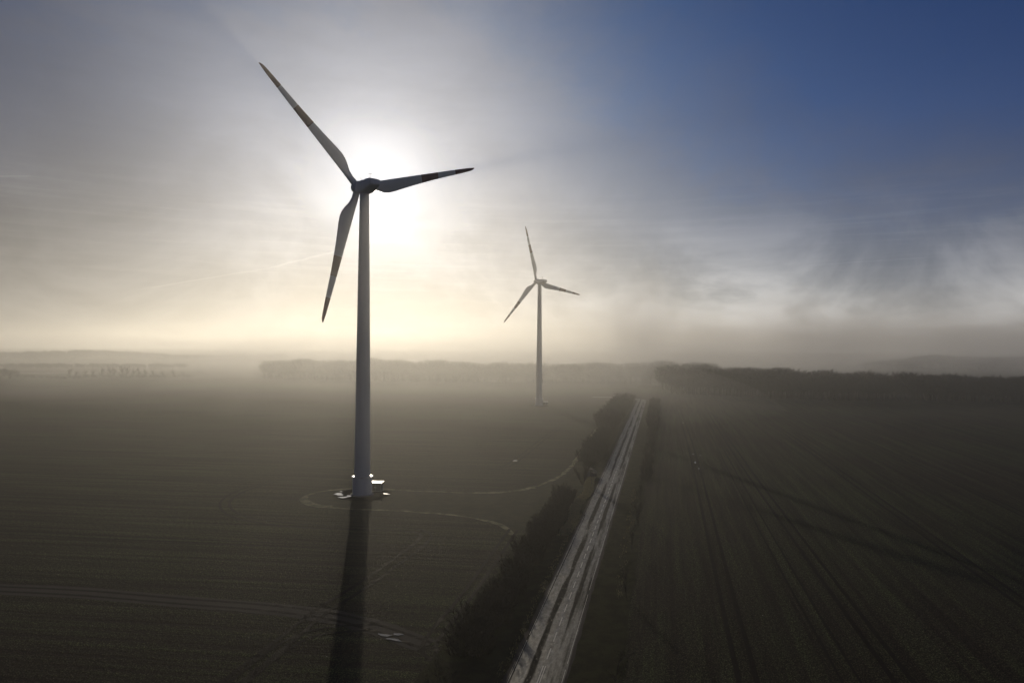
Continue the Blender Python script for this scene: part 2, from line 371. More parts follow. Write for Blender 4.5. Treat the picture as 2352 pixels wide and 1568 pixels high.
# turbine pad and access lane
T1 = at(832, 1135); T2 = at(1238, 931)
pad_out = catmull(pix((1230, 1120), (1110, 1131), (960, 1127), (850, 1121), (760, 1125), (707, 1137), (693, 1148), (712, 1160),
                      (800, 1168), (900, 1172), (1000, 1179), (1080, 1188), (1150, 1205), (1175, 1228)), 3)
mb = MB()
poly = [(p.x, p.y, 0.010) for p in pad_out] + [(at(*q).x, at(*q).y, 0.010) for q in ((1190, 1225), (1250, 1180), (1305, 1105), (1350, 1035), (1290, 1100))]
mb.add(poly, [tuple(range(len(poly)))]); o = mb.build('grass_pad', GRASS); tag(o, kind='structure')
mb = MB()
ribbon(mb, pad_out, 0, 1.1, 0.018, 0.3)
ribbon(mb, catmull(pix((1110, 1131), (1160, 1130), (1230, 1117), (1290, 1090), (1332, 1045), (1370, 985), (1396, 955), (1402, 940))), 0, 1.2, 0.022, 0.4)
ribbon(mb, catmull(pix((705, 1140), (697, 1147), (716, 1157), (760, 1163))), 0, 1.8, 0.026, 0.4)
tag(mb.build('dead_grass_edge', PALE), kind='structure')
mb = MB(); mb.lathe([(7.0, 0.0), (7.0, 0.022)], 40); o = mb.build('gravel_ring', GRAVEL); o.location = T1; tag(o, kind='structure')
mb = MB(); mb.lathe([(6.0, 0.0), (6.0, 0.022)], 40); o = mb.build('gravel_ring', GRAVEL); o.location = T2; tag(o, kind='structure')
mb = MB(); ribbon(mb, catmull([T2 + Vector((4, -6, 0)), at(1300, 944), at(1400, 950), at(1425, 940)], 6), 0, 3.5, 0.012, 0.4)
tag(mb.build('access_lane', GRASS), kind='structure')
# tractor tracks
def track(pts, name='tractor_tracks', w=0.55, gap=2.0, mid=False, mat=RUT, z=0.030, edge=0.12, step=3):
    c_ = catmull(pts, step); m_ = MB()
    for s_ in (-1, 1): ribbon(m_, c_, s_ * gap / 2, w, z, edge * 0.4)
    tag(m_.build(name, mat), kind='structure')
    if mid:
        m2 = MB(); ribbon(m2, c_, 0, gap + w + 1.6, z - 0.012, edge * 2); tag(m2.build('worn_track', SOIL), kind='structure')
track(pix((-60, 1349), (0, 1352), (200, 1362), (400, 1379), (600, 1394), (720, 1408), (800, 1423), (880, 1446), (980, 1482)), w=0.65, gap=1.9, mid=True)
track(pix((-60, 1219), (0, 1222), (400, 1240), (800, 1257), (840, 1258)), w=0.5)
track(pix((-60, 1134), (0, 1137), (250, 1147), (440, 1155), (515, 1158)), w=0.5)
track(pix((-60, 1081), (0, 1084), (300, 1093), (629, 1105), (760, 1096), (900, 1098), (1100, 1102), (1300, 1108)), w=0.5, z=0.026)
track(pix((-60, 1040), (256, 1046), (480, 1054), (699, 1063), (900, 1068), (1070, 1073), (1150, 1074), (1195, 1050), (1240, 1014), (1290, 978)), w=0.5)
track(pix((0, 1008), (600, 1020), (1000, 1026), (1250, 1030)), w=0.45, z=0.034)
track(pix((0, 978), (600, 987), (1000, 992), (1240, 996)), w=0.45, z=0.034)
track(pix((-60, 1566), (-10, 1568)), w=0.5)
track(pix((629, 1105), (560, 1125), (520, 1148), (522, 1172), (570, 1192), (680, 1206), (800, 1212), (920, 1214), (975, 1224), (970, 1244),
          (900, 1297), (820, 1352), (740, 1402), (640, 1482), (530, 1568), (470, 1620)), w=0.7, gap=2.1, mid=False, z=0.036)
track(pix((480, 1620), (560, 1556), (640, 1492), (710, 1456), (790, 1443), (870, 1440)), w=0.55, gap=2.0, z=0.042)
track(pix((1180, 1215), (1150, 1258), (1100, 1330), (1050, 1396), (1005, 1450), (985, 1485), (1000, 1510), (1050, 1533), (1100, 1548)), w=0.6, gap=1.7, mid=False, z=0.048)
# right field: tramlines run beside the road
for off, w_ in ((24.0, 0.6), (35.3, 0.35), (40.5, 0.65), (67.0, 0.65), (94.0, 0.6), (121.0, 0.6), (148.0, 0.6), (176.0, 0.6)):
    a_ = [road_pt(s_, off + 0.7 * math.sin(s_ * 0.013 + off), 0) for s_ in (-10, 60, 130, 200, 270, 340)]
    track(a_, w=w_, gap=2.0, z=0.030, step=6)

# verges, road and markings
def strip_obj(name, offs, s0, s1, mat, z, jit=0.0, step=3.0):
    m_ = MB(); n = int((s1 - s0) / step); vs = []; fs = []
    for i in range(n + 1):
        s_ = s0 + (s1 - s0) * i / n
        for o_ in offs: vs.append(tuple(road_pt(s_, o_ + random.uniform(-jit, jit), z)))
    for i in range(n): fs.append((2 * i, 2 * i + 1, 2 * i + 3, 2 * i + 2))
    m_.add(vs, fs); return tag(m_.build(name, mat), kind='structure')
strip_obj('grass_verge', (-13.0, 9.5), -40, 470, VERGE, 0.055, 0.35)
strip_obj('road_shoulder', (-3.55, 3.55), -40, 432, SOIL, 0.061, 0.12, 1.5)
# the carriageway: straight, then a bend to the left
bend = [road_pt(s_) for s_ in (-40, 0, 100, 200, 300, 380, 412)]
e = road_pt(412); bend += [e + Vector((1.2, 14, 0)), e + Vector((-6, 27, 0)), e + Vector((-18, 34, 0)), e + Vector((-30, 37, 0))]
cl = catmull(bend, 4)
mb = MB(); ribbon(mb, cl, 0, 6.3, 0.070, 0.05); tag(mb.build('road', ROAD), kind='structure')
mb = MB()
s_ = 6.0
while s_ < 390:
    ribbon(mb, [road_pt(s_, 0.42), road_pt(s_ + 3.0, 0.42)], 0, 0.15, 0.078); s_ += 5.0
for oo in (0.30, 0.56): ribbon(mb, [road_pt(-6, oo), road_pt(4.2, oo)], 0, 0.12, 0.078)
for oo in (-2.95, 2.98):
    k = -40
    while k < 400:
        L = random.uniform(6, 26); ribbon(mb, [road_pt(k, oo), road_pt(min(k + L, 405), oo)], 0, 0.055, 0.078); k += L + random.uniform(0.3, 3)
tag(mb.build('road_markings', PAINT), kind='structure')

# puddles, each its own sheet of water
def puddle(c_, rx, ry, ang, seed, z=0.085):
    rn = random.Random(seed); vs = []; n = 26; ph = [rn.uniform(0, 6.28) for _ in range(4)]
    for k in range(n):
        a = 2 * math.pi * k / n; rr = 1 + 0.25 * math.sin(2 * a + ph[0]) + 0.18 * math.sin(3 * a + ph[1]) + 0.12 * math.sin(5 * a + ph[2]) + 0.1 * math.sin(9 * a + ph[3])
        x, y = rx * rr * math.cos(a), ry * rr * math.sin(a)
        vs.append((x * math.cos(ang) - y * math.sin(ang), x * math.sin(ang) + y * math.cos(ang), 0))
    m_ = MB(); m_.add(vs, [tuple(range(n))]); o_ = m_.build('puddle', WATER); o_.location = (c_.x, c_.y, z); tag(o_, kind='structure'); return o_
for (x, y, rx, ry, ang, sd_) in ((883, 1459, 0.75, 0.38, -0.4, 1), (914, 1457, 0.65, 0.30, -0.4, 2), (905, 1469, 0.85, 0.36, -0.4, 3), (1183, 1058, 0.55, 1.1, -0.7, 4),
                                 (778, 1135, 1.1, 1.3, 0.3, 5), (788, 1142, 1.5, 0.6, 0.0, 6), (804, 1139, 0.7, 0.9, 0.4, 7), (783, 1129, 0.5, 0.35, 0, 12), (868, 1131, 0.35, 0.5, 0, 8), (887, 1134, 1.0, 0.45, -0.5, 9), (876, 1132, 1.5, 0.2, -0.3, 10),
                                 (1592, 1043, 0.3, 0.6, -0.2, 13), (1597, 1062, 0.2, 2.2, -0.22, 14), (1605, 1076, 0.2, 0.8, -0.2, 15), (1608, 1045, 0.2, 0.6, -0.2, 16), (1569, 971, 0.3, 1.2, -0.2, 17)):
    puddle(at(x, y), rx, ry, ang, sd_)
# flooded meadow far to the left
puddle(at(95, 857), 72, 13, 0.03, 31, 0.05).name = 'pond'
puddle(at(240, 853), 60, 8, 0.0, 32, 0.05).name = 'pond'

# ------------------------------------------------------------------ wind turbines
ROT_R = 36.2
def blade_mesh():
    m_ = MB(); npt = 22
    st = [(0.0, 1.75), (0.03, 1.75), (0.06, 1.8), (0.10, 2.15), (0.14, 2.75), (0.18, 3.25), (0.22, 3.45), (0.27, 3.30), (0.33, 3.0), (0.40, 2.65), (0.495, 2.28), (0.505, 2.25),
          (0.58, 1.98), (0.655, 1.74), (0.665, 1.72), (0.74, 1.52), (0.805, 1.36), (0.815, 1.34), (0.88, 1.16), (0.93, 1.0), (0.965, 0.78), (0.985, 0.52), (0.996, 0.25), (1.0, 0.06)]
    rings = []
    for (f_, ch) in st:
        r = 0.9 + f_ * (ROT_R - 0.9); rnd = max(0.0, 1 - f_ / 0.15); rnd = rnd * rnd * (3 - 2 * rnd)
        tw = R(13.0) * (1 - f_) ** 2.0 + R(1.0); th = (0.16 + 0.12 * (1 - f_))
        le = -0.875 * (1 - f_) ** 0.8 - 0.32 * f_
        if f_ > 0.93: le += (f_ - 0.93) / 0.07 * 0.12
        ring = []
        for k in range(npt):
            a = 2 * math.pi * k / npt; cx = (1 - math.cos(a)) / 2; sgn = 1 if a < math.pi else -1
            yt = 5 * th * (0.2969 * math.sqrt(cx) - 0.1260 * cx - 0.3516 * cx ** 2 + 0.2843 * cx ** 3 - 0.1036 * cx ** 4) * ch * sgn * 0.9
            ax_, ay_ = le + cx * ch, yt
            bx_, by_ = -0.875 * math.cos(a), 0.875 * math.sin(a)
            x = ax_ * (1 - rnd) + bx_ * rnd; y = ay_ * (1 - rnd) + by_ * rnd
            x2 = x * math.cos(tw) - y * math.sin(tw); y2 = x * math.sin(tw) + y * math.cos(tw)
            ring.append((x2, y2, r))
        rings.append((f_, ring))
    vs = [q for _, rg in rings for q in rg]; 
    m_.v = vs
    for i in range(len(rings) - 1):
        fm = (rings[i][0] + rings[i + 1][0]) / 2; mi = 1 if (0.50 < fm < 0.66 or fm > 0.81) else 0
        for k in range(npt):
            k2 = (k + 1) % npt; m_.f.append((i * npt + k, i * npt + k2, (i + 1) * npt + k2, (i + 1) * npt + k)); m_.mi.append(mi)
    m_.f.append(tuple(range(npt))[::-1]); m_.mi.append(0)
    e0 = (len(rings) - 1) * npt; m_.f.append(tuple(e0 + k for k in range(npt))); m_.mi.append(1)
    return m_
def build_turbine(loc, yaw, phase, hub_h, overhang, label, group):
    root = empty('wind_turbine', loc); tag(root, label, 'wind turbine', group)
    top = hub_h - 1.95
    m_ = MB()                                               # tower with its weld rings
    prof = [(2.02, 4.7)]
    for z, r in ((27.0, 1.80), (52.0, 1.50), (top, 1.17)):
        r0_, z0_ = prof[-1]; n_ = 5
        for k in range(1, n_ + 1):
            q = k / n_; prof.append((r0_ + (r - r0_) * q, z0_ + (z - z0_) * q))
        prof[-1] = (r, z - 0.10); prof += [(r + 0.035, z - 0.09), (r + 0.035, z + 0.0)] 
        if z < top: prof += [(r, z + 0.01)]
    m_.lathe(prof, 48); m_.build('tower', STEEL, root, True, 40)
    m_ = MB(); m_.lathe([(2.45, 0.0), (2.45, 4.45), (2.42, 4.5)], 48); bs = m_.build('base_section', STEEL, root, True, 40)
    m_ = MB(); m_.lathe([(2.62, 4.503), (2.70, 4.56), (2.70, 4.66), (2.60, 4.70), (2.03, 4.702)], 48); m_.build('rim', ZINC, bs, True, 40)
    m_ = MB(); m_.lathe([(2.95, 0.0), (2.95, 0.2), (2.88, 0.25)], 48); m_.build('foundation', CONC, root, True, 40)
    a = Vector((math.sin(yaw), math.cos(yaw), 0)); tl = R(5); ax = a * math.cos(tl) + Vector((0, 0, math.sin(tl)))
    rt = ax.cross(Vector((0, 0, 1))).normalized(); up = rt.cross(ax)
    # door on the side facing the road
    dm = MB(); dm.box(-0.45, 0.45, -0.05, 0.06, 0.9, 3.0); dr = dm.build('door', DARKM, root); dr.location = (2.46 * math.sin(R(110)), -2.46 * math.cos(R(110)) * -1 * -1, 0); dr.rotation_euler = (0, 0, R(110) - math.pi / 2 + math.pi / 2)
    # nacelle: local x = right (seen from behind), y = forward to the rotor, z = up
    M = Matrix(((rt.x, ax.x, up.x, 0), (rt.y, ax.y, up.y, 0), (rt.z, ax.z, up.z, 0), (0, 0, 0, 1)))
    hubp = Vector((0, 0, hub_h)) + ax * overhang
    m_ = MB(); sec = [(-6.6, 0.85, -0.15, 0.95), (-6.45, 1.25, -0.35, 1.08), (-5.6, 1.45, -0.75, 1.15), (-4.0, 1.62, -1.3, 1.22), (-2.5, 1.7, -1.75, 1.28), (-0.9, 1.72, -1.95, 1.3), (0.8, 1.72, -1.95, 1.25), (1.8, 1.6, -1.75, 1.18), (2.4, 1.4, -1.5, 1.1), (2.55, 1.25, -1.3, 1.0)]
    vs = []; nn = 28
    for (y, hw, zb, zt) in sec:
        zc = (zb + zt) / 2; hh = (zt - zb) / 2
        for k in range(nn):
            t_ = 2 * math.pi * k / nn; cx, sx = math.cos(t_), math.sin(t_); pw = 0.42
            vs.append((hw * math.copysign(abs(cx) ** pw, cx), y, zc + hh * math.copysign(abs(sx) ** pw, sx)))
    fs = [(i * nn + (k + 1) % nn, i * nn + k, (i + 1) * nn + k, (i + 1) * nn + (k + 1) % nn) for i in range(len(sec) - 1) for k in range(nn)]
    fs += [tuple(range(nn)), tuple((len(sec) - 1) * nn + k for k in range(nn))[::-1]]
    m_.add(vs, fs)
    nac = m_.build('nacelle', GEL, root, True, 50); nac.matrix_local = Matrix.Translation((0, 0, hub_h)) @ M
    m_ = MB(); m_.box(-1.05, 1.05, -4.9, -2.2, 1.18, 1.42); m_.build('roof_hatch', GEL, nac)
    m_ = MB()
    m_.tube((0.35, -2.3, 1.2), (0.35, -2.3, 2.85), 0.05, 0.045, 6); m_.tube((-0.05, -2.3, 2.85), (0.78, -2.3, 2.82), 0.045, 0.045, 6)
    m_.lathe([(0.06, 0), (0.06, 0.16)], 8); m_.v[-16:] = [(x - 0.05, y - 2.3, z + 2.87) for x, y, z in m_.v[-16:]]
    m_.box(0.70, 0.84, -2.34, -2.26, 2.82, 2.96)
    m_.build('wind_sensor_mast', DARKM, nac)
    m_ = MB(); m_.tube((-0.6, 0.7, 1.1), (-0.6, 0.7, 1.75), 0.045, 0.04, 6); m_.tube((-0.6, 0.7, 1.75), (-0.95, 0.7, 1.9), 0.04, 0.04, 6); m_.tube((-0.95, 0.7, 1.85), (-0.95, 0.7, 2.15), 0.05, 0.05, 6)
    m_.build('aviation_light', DARKM, nac)
    m_ = MB(); m_.lathe([(1.15, -1.45), (1.55, -1.2), (1.65, -0.6), (1.65, 0.5), (1.5, 1.1), (1.15, 1.65), (0.7, 2.0), (0.25, 2.15), (0.02, 2.17)], 32, axis='y')
    hub = m_.build('hub', GEL, root, True, 50); hub.matrix_local = Matrix.Translation(hubp) @ M
    bm_ = blade_mesh(); cone = R(1.9); me = None
    for k in range(3):
        th = phase + k * 2 * math.pi / 3
        d = up * math.cos(th) + rt * math.sin(th); cc = -up * math.sin(th) + rt * math.cos(th)
        z_ = (d * math.cos(cone) - ax * math.sin(cone)).normalized(); y_ = z_.cross(cc).normalized(); x_ = y_.cross(z_)
        if me is None:
            b_ = bm_.build('blade', [GEL, REDB], root, True, 60); me = b_.data
        else: b_ = link('blade', me, root)
        b_.matrix_local = Matrix.Translation(hubp) @ Matrix(((x_.x, y_.x, z_.x, 0), (x_.y, y_.y, z_.y, 0), (x_.z, y_.z, z_.z, 0), (0, 0, 0, 1)))
    return root
build_turbine(T1, R(-36.73), R(-46.4), 78.2, 4.07, 'tall near wind turbine with banded blades, its nacelle hiding the sun', 'wind turbines')
build_turbine(T2, R(-32.5), R(-18.7), 79.6, 3.75, 'smaller distant wind turbine half veiled by mist beside the bend of the road', 'wind turbines')

def kiosk(loc, rz, label):
    root = empty('transformer_kiosk', loc, rz); tag(root, label, 'electrical kiosk', 'transformer kiosks beside the turbines')
    m_ = MB(); m_.box(-1.5, 1.5, -1.1, 1.1, 0.12, 2.2); m_.build('housing', KIOSK, root)
    m_ = MB(); m_.box(-1.62, 1.62, -1.22, 1.22, 0.0, 0.118); m_.build('plinth', CONC, root)
    m_ = MB(); m_.add([(-1.7, -1.3, 2.203), (1.7, -1.3, 2.203), (1.7, 1.3, 2.203), (-1.7, 1.3, 2.203), (-1.7, -1.3, 2.3), (1.7, -1.3, 2.3), (1.7, 1.3, 2.3), (-1.7, 1.3, 2.3), (-1.7, 0, 2.42), (1.7, 0, 2.42)],
                      [(0, 3, 2, 1), (0, 1, 5, 4), (2, 3, 7, 6), (4, 5, 9, 8), (6, 7, 8, 9), (1, 2, 6, 9, 5), (3, 0, 4, 8, 7)]); m_.build('roof', ZINC, root)
    for sx in (-0.7, 0.7):
        m_ = MB(); m_.box(sx - 0.62, sx + 0.62, -1.14, -1.103, 0.25, 2.05); d_ = m_.build('door', DARKM, root)
        m_ = MB(); m_.box(sx - 0.05 + (0.5 if sx < 0 else -0.5), sx + 0.05 + (0.5 if sx < 0 else -0.5), -1.19, -1.143, 1.0, 1.2); m_.build('handle', ZINC, d_)
    return root
kiosk(T1 + Vector((2.75, 4.4, 0.02)), R(-6), 'small transformer kiosk with shiny roof tucked behind the near turbine tower')
kiosk(T2 + Vector((4.2, 2.5, 0.02)), R(-6), 'small pale roofed kiosk at the foot of the distant misty turbine')

# ------------------------------------------------------------------ trees
def grow(h, seed, trunk_r, levels, n_main, twigs, spread=0.5, twig_len=0.9, twig_w=0.03, start=0.25, mult=False, sides=5):
    """bare tree: returns (wood, twigs) mesh builders, base at the origin"""
    rn = random.Random(seed); wood = MB(); tw = MB(); ends = []
    def twig(p, d, L):
        q = p + d * L; s_ = d.cross(Vector((rn.uniform(-1, 1), rn.uniform(-1, 1), rn.uniform(-1, 1)))).normalized() * twig_w
        tw.add([p - s_, p + s_, q], [(0, 1, 2)])
    def branch(p, d, L, r, lev):
        segs = 3 if lev == 0 else 2; q = p
        for i in range(segs):
            d = (d + Vector((rn.gauss(0, .12), rn.gauss(0, .12), rn.gauss(0.05, .08)))).normalized()
            nq = q + d * (L / segs); r1 = r * (1 - 0.45 * (i + 1) / segs)
            wood.tube(q, nq, r * (1 - 0.45 * i / segs), r1, sides if lev == 0 else 3)
            if lev < levels:
                for _ in range(n_main if lev == 0 else 2):
                    if lev == 0 and i == 0 and start > 0.33: continue
                    a = rn.uniform(0, 6.283); o1 = d.orthogonal().normalized(); o2 = d.cross(o1)
                    side = o1 * math.cos(a) + o2 * math.sin(a); t = rn.uniform(0.25, 1.0)
                    bd = (d * rn.uniform(0.5, 1.0) + side * spread * rn.uniform(0.7, 1.6) + Vector((0, 0, 0.25))).normalized()
                    branch(q.lerp(nq, t), bd, L * rn.uniform(0.35, 0.62), r1 * 0.5, lev + 1)
            q = nq
        if lev >= 1:
            for _ in range(twigs):
                t = rn.uniform(0.1, 1.05); dd = (d + Vector((rn.gauss(0, .6), rn.gauss(0, .6), rn.gauss(.15, .5)))).normalized()
                twig(p.lerp(q, t), dd, twig_len * rn.uniform(.5, 1.3))
        else:
            for _ in range(twigs):
                dd = (d + Vector((rn.gauss(0, .5), rn.gauss(0, .5), .2))).normalized(); twig(q, dd, twig_len * 1.2)
    if mult:
        for k in range(mult):
            a = rn.uniform(0, 6.28); dd = Vector((math.cos(a) * 0.35 * rn.uniform(.3, 1.2), math.sin(a) * 0.35 * rn.uniform(.3, 1.2), 1)).normalized()
            branch(Vector((math.cos(a) * .25, math.sin(a) * .25, 0)), dd, h * rn.uniform(0.6, .9), trunk_r, 0)
    else: branch(Vector((0, 0, -0.1)), Vector((0, 0, 1)), h * 0.86, trunk_r, 0)
    return wood, tw
def fit_height(builders, h):
    zs = max(v[2] for b_ in builders for v in b_.v); k = h / zs
    for b_ in builders: b_.v = [(x * k, y * k, z * k) for x, y, z in b_.v]
def tree_kind(name, h, seed, **kw):
    wood, tw = grow(h, seed, **kw); fit_height((wood, tw), h)
    root = empty(name, (0, 0, 0)); wood.build('trunk', BARK, root); tw.build('crown', TWIG, root); return root
def copy_tree(o):
    c_ = o.copy(); col.objects.link(c_)
    for ch in o.children:
        d_ = ch.copy(); col.objects.link(d_); d_.parent = c_
    return c_
used = set()
def place(proto, loc, rz, sc, label, cat, group=None):
    o = proto if proto.name not in used else copy_tree(proto)
    used.add(proto.name); o.location = (loc.x, loc.y, 0.0); o.rotation_euler = (0, 0, rz); o.scale = (sc, sc, sc)
    if 'group' in o: del o['group']
    tag(o, label, cat, group); return o

slim = [tree_kind('bare_tree', 7.5, 40 + i, trunk_r=0.13, levels=2, n_main=4, twigs=7, spread=0.34, twig_len=0.8, twig_w=0.022) for i in range(3)]
multi = tree_kind('bare_tree', 9.5, 52, trunk_r=0.13, levels=2, n_main=3, twigs=8, spread=0.30, twig_len=0.9, twig_w=0.024, mult=5)
broad = tree_kind('bare_tree', 6.5, 61, trunk_r=0.16, levels=3, n_main=4, twigs=5, spread=0.75, twig_len=0.6, twig_w=0.018)
place(multi, at(1338, 1112), 0.4, 1.0, 'tall many stemmed bare tree left of the road beside the small dark shed', 'tree')
place(broad, Vector((-6.9, 70.5, 0)), 0.8, 1.0, 'spreading bare tree cut by the bottom edge below the track junction', 'tree')
place(slim[0], at(1302, 1134), 2.0, 0.55, 'thin bare sapling standing alone left of the pale grass bank', 'tree')
place(broad, Vector((11.6, 76.0, 0)), 2.5, 0.72, 'low twiggy tree at the bottom edge just right of the road', 'tree')
place(broad, Vector((27.6, 150, 0)), 4.1, 0.7, 'low bushy tree within the slim row right of the road', 'tree')
for i, (s_, oo, sc) in enumerate(((28, 8.9, .85), (52, 8.6, .8), (71, 9.1, .9), (96, 8.7, .7), (128, 9.0, .9), (140, 8.6, 1.0), (166, 9.2, .85), (190, 8.8, .9), (214, 9.1, 1.0), (236, 8.7, .9), (258, 9.0, 1.1), (281, 8.8, 1.0), (305, 9.1, 1.1), (330, 8.6, 1.15), (352, 9.0, 1.1))):
    place(slim[i % 3], road_pt(s_, oo), i * 1.7, sc, 'slim bare tree in the row right of the road', 'tree', 'slim bare trees along the right verge')

def bush_kind(seed, h, r, stems, tw_n):
    rn = random.Random(seed); m_ = MB()
    for k in range(stems):
        a = rn.uniform(0, 6.283); rr = r * math.sqrt(rn.random()) * 0.8; p = Vector((rr * math.cos(a), rr * math.sin(a), 0))
        d = Vector((math.cos(a) * .35, math.sin(a) * .35, 1)).normalized(); L = h * rn.uniform(.6, 1.0)
        q = p + d * L * 0.6; e_ = q + (d + Vector((rn.gauss(0, .2), rn.gauss(0, .2), 0))).normalized() * L * 0.4
        m_.tube(p, q, 0.03, 0.02, 3); m_.tube(q, e_, 0.02, 0.006, 3)
        for _ in range(tw_n):
            t = rn.uniform(.05, 1.0); b0 = p.lerp(e_, t); dd = (d + Vector((rn.gauss(0, .8), rn.gauss(0, .8), rn.gauss(0, .4)))).normalized()
            s_ = dd.cross(Vector((rn.uniform(-1, 1), rn.uniform(-1, 1), rn.uniform(-1, 1)))).normalized() * rn.uniform(.02, .05)
            m_.add([b0 - s_, b0 + s_, b0 + dd * rn.uniform(.4, 1.0)], [(0, 1, 2)])
    return m_
bushes = [bush_kind(70 + i, 3.4, 1.9, 46, 24).build('bush', TWIG) for i in range(4)]
bused = set()
def place_bush(i, loc, rz, sc, label, group, zs=1.0):
    b0 = bushes[i % 4]
    if b0.name in bused: o = b0.copy(); col.objects.link(o)
    else: o = b0; bused.add(b0.name)
    if 'group' in o: del o['group']
    o.location = (loc.x, loc.y, 0.03); o.rotation_euler = (0, 0, rz); o.scale = (sc, sc, sc * zs); tag(o, label, 'bush', group)
rb = random.Random(5); i = 0
for s_ in np.arange(5, 96, 2.9):                                  # near thicket, left of the road
    for oo in (-10.4, -8.2):
        place_bush(i, road_pt(float(s_) + rb.uniform(-.9, .9), oo + rb.uniform(-.6, .6)), rb.uniform(0, 6), rb.uniform(.65, 1.0), 'dark bare shrub in the near thicket left of the road', 'shrubs of the near roadside thicket'); i += 1
for s_ in np.arange(148, 226, 3.0):
    for oo in (-11.0, -8.4, -6.4):
        place_bush(i, road_pt(float(s_) + rb.uniform(-.9, .9), oo + rb.uniform(-.6, .6)), rb.uniform(0, 6), rb.uniform(.8, 1.25), 'dark bare shrub in the dense middle thicket beyond the shed', 'shrubs of the middle roadside thicket'); i += 1
for s_ in np.arange(240, 404, 4.2):
    for oo in (-12.5, -8.5):
        place_bush(i, road_pt(float(s_) + rb.uniform(-1, 1), oo + rb.uniform(-1, 1)), rb.uniform(0, 6), rb.uniform(1.3, 2.1), 'misty bare shrub in the far thicket left of the road before its bend', 'shrubs of the far roadside thicket'); i += 1
for s_ in np.arange(120, 404, 6.5):
    place_bush(i, road_pt(float(s_) + rb.uniform(-2, 2), 9.8 + rb.uniform(-.6, .6)), rb.uniform(0, 6), rb.uniform(.8, 1.3) * (0.6 if s_ < 240 else 1.25), 'low bare shrub under the tree row right of the road', 'shrubs along the right verge'); i += 1

# rank dead grass catching light on the bank left of the road (stuff)
def blades(name, cells, mat, n, hgt, seed):
    rn = np.random.RandomState(seed); V = []; 
    P = []
    for (c_, rad) in cells:
        k = max(1, int(n * rad[0] * rad[1])); a = rn.uniform(-1, 1, (k, 2)); P.append(np.array([c_.x, c_.y]) + a[:, :1] * np.array([[RD.x, RD.y]]) * rad[0] + a[:, 1:] * np.array([[RN.x, RN.y]]) * rad[1])
    P = np.vstack(P); k = len(P); ang = rn.uniform(0, 6.28, k); w = rn.uniform(.03, .08, k); h_ = hgt * rn.uniform(.4, 1.2, k); lean = rn.uniform(-.3, .3, (k, 2)) * h_[:, None]
    v = np.zeros((k, 3, 3)); v[:, 0, :2] = P + np.c_[np.cos(ang), np.sin(ang)] * w[:, None]; v[:, 1, :2] = P - np.c_[np.cos(ang), np.sin(ang)] * w[:, None]; v[:, 2, :2] = P + lean; v[:, 2, 2] = h_; v[:, :2, 2] = 0.05
    return link(name, mesh_np(name, v.reshape(-1, 3), 3, mat))
def mesh_np(name, v, per, mat):
    me = bpy.data.meshes.new(name); nv = len(v); nf = nv // per
    me.vertices.add(nv); me.vertices.foreach_set('co', np.ascontiguousarray(v, dtype=np.float32).ravel())
    me.loops.add(nv); me.loops.foreach_set('vertex_index', np.arange(nv, dtype=np.int32))
    me.polygons.add(nf); me.polygons.foreach_set('loop_start', np.arange(0, nv, per, dtype=np.int32))
    try: me.polygons.foreach_set('loop_total', np.full(nf, per, dtype=np.int32))
    except Exception: pass
    me.materials.append(mat); me.update(); me.validate(); return me
cells = [(road_pt(float(s_), -5.3 + 0.6 * math.sin(s_ * .2)), (2.2, 1.25)) for s_ in np.arange(62, 122, 2.6)]
tag(blades('rank_grass', cells, DRY, 110, 0.6, 3), 'strip of pale rank grass on the bank left of the road', 'grass', kind='stuff')
cells = [(road_pt(float(s_), random.uniform(-4.6, -3.8)), (2.0, 0.35)) for s_ in np.arange(0, 60, 2.4)] + [(road_pt(float(s_), random.uniform(6.6, 7.9)), (random.uniform(.6, 2.0), 0.4)) for s_ in np.arange(30, 110, 2.6)]
tag(blades('dead_grass', cells, DRY, 22, 0.35, 4), 'sparse pale grass tufts scattered along both verges of the road', 'grass', kind='stuff')

# shed and marker post
sh = empty('shed', at(1355, 1094), -ROAD_AZ); tag(sh, 'small dark boarded shed with lean-to roof beside the many stemmed tree', 'shed')
m_ = MB(); m_.box(-1.0, 0.45, -1.3, 1.3, 0, 2.1); m_.build('wall', BOARD, sh)
m_ = MB(); m_.add([(-1.2, -1.5, 2.45), (0.47, -1.5, 2.2), (2.0, -1.5, 1.35), (2.0, 1.5, 1.35), (0.47, 1.5, 2.2), (-1.2, 1.5, 2.45), (-1.2, -1.5, 2.53), (0.5, -1.5, 2.28), (2.05, -1.5, 1.43), (2.05, 1.5, 1.43), (0.5, 1.5, 2.28), (-1.2, 1.5, 2.53)],
                  [(0, 5, 4, 1), (1, 4, 3, 2), (6, 7, 10, 11), (7, 8, 9, 10), (0, 1, 7, 6), (1, 2, 8, 7), (3, 4, 10, 9), (4, 5, 11, 10), (2, 3, 9, 8), (5, 0, 6, 11)]); m_.build('roof', BOARD, sh)
m_ = MB(); m_.box(0.453, 1.9, -1.25, 1.25, 0, 1.3); m_.build('side_store', BOARD, sh)
m_ = MB(); m_.box(-0.75, 0.1, -1.34, -1.303, 0.05, 1.9); m_.build('door', DARKM, sh)
m_ = MB(); m_.lathe([(0.05, 0), (0.05, 2.2), (0.03, 2.24)], 10); o = m_.build('marker_post', DARKM); o.location = at(1359, 1117); tag(o, 'thin dark post on the grass bank in front of the shed', 'post')

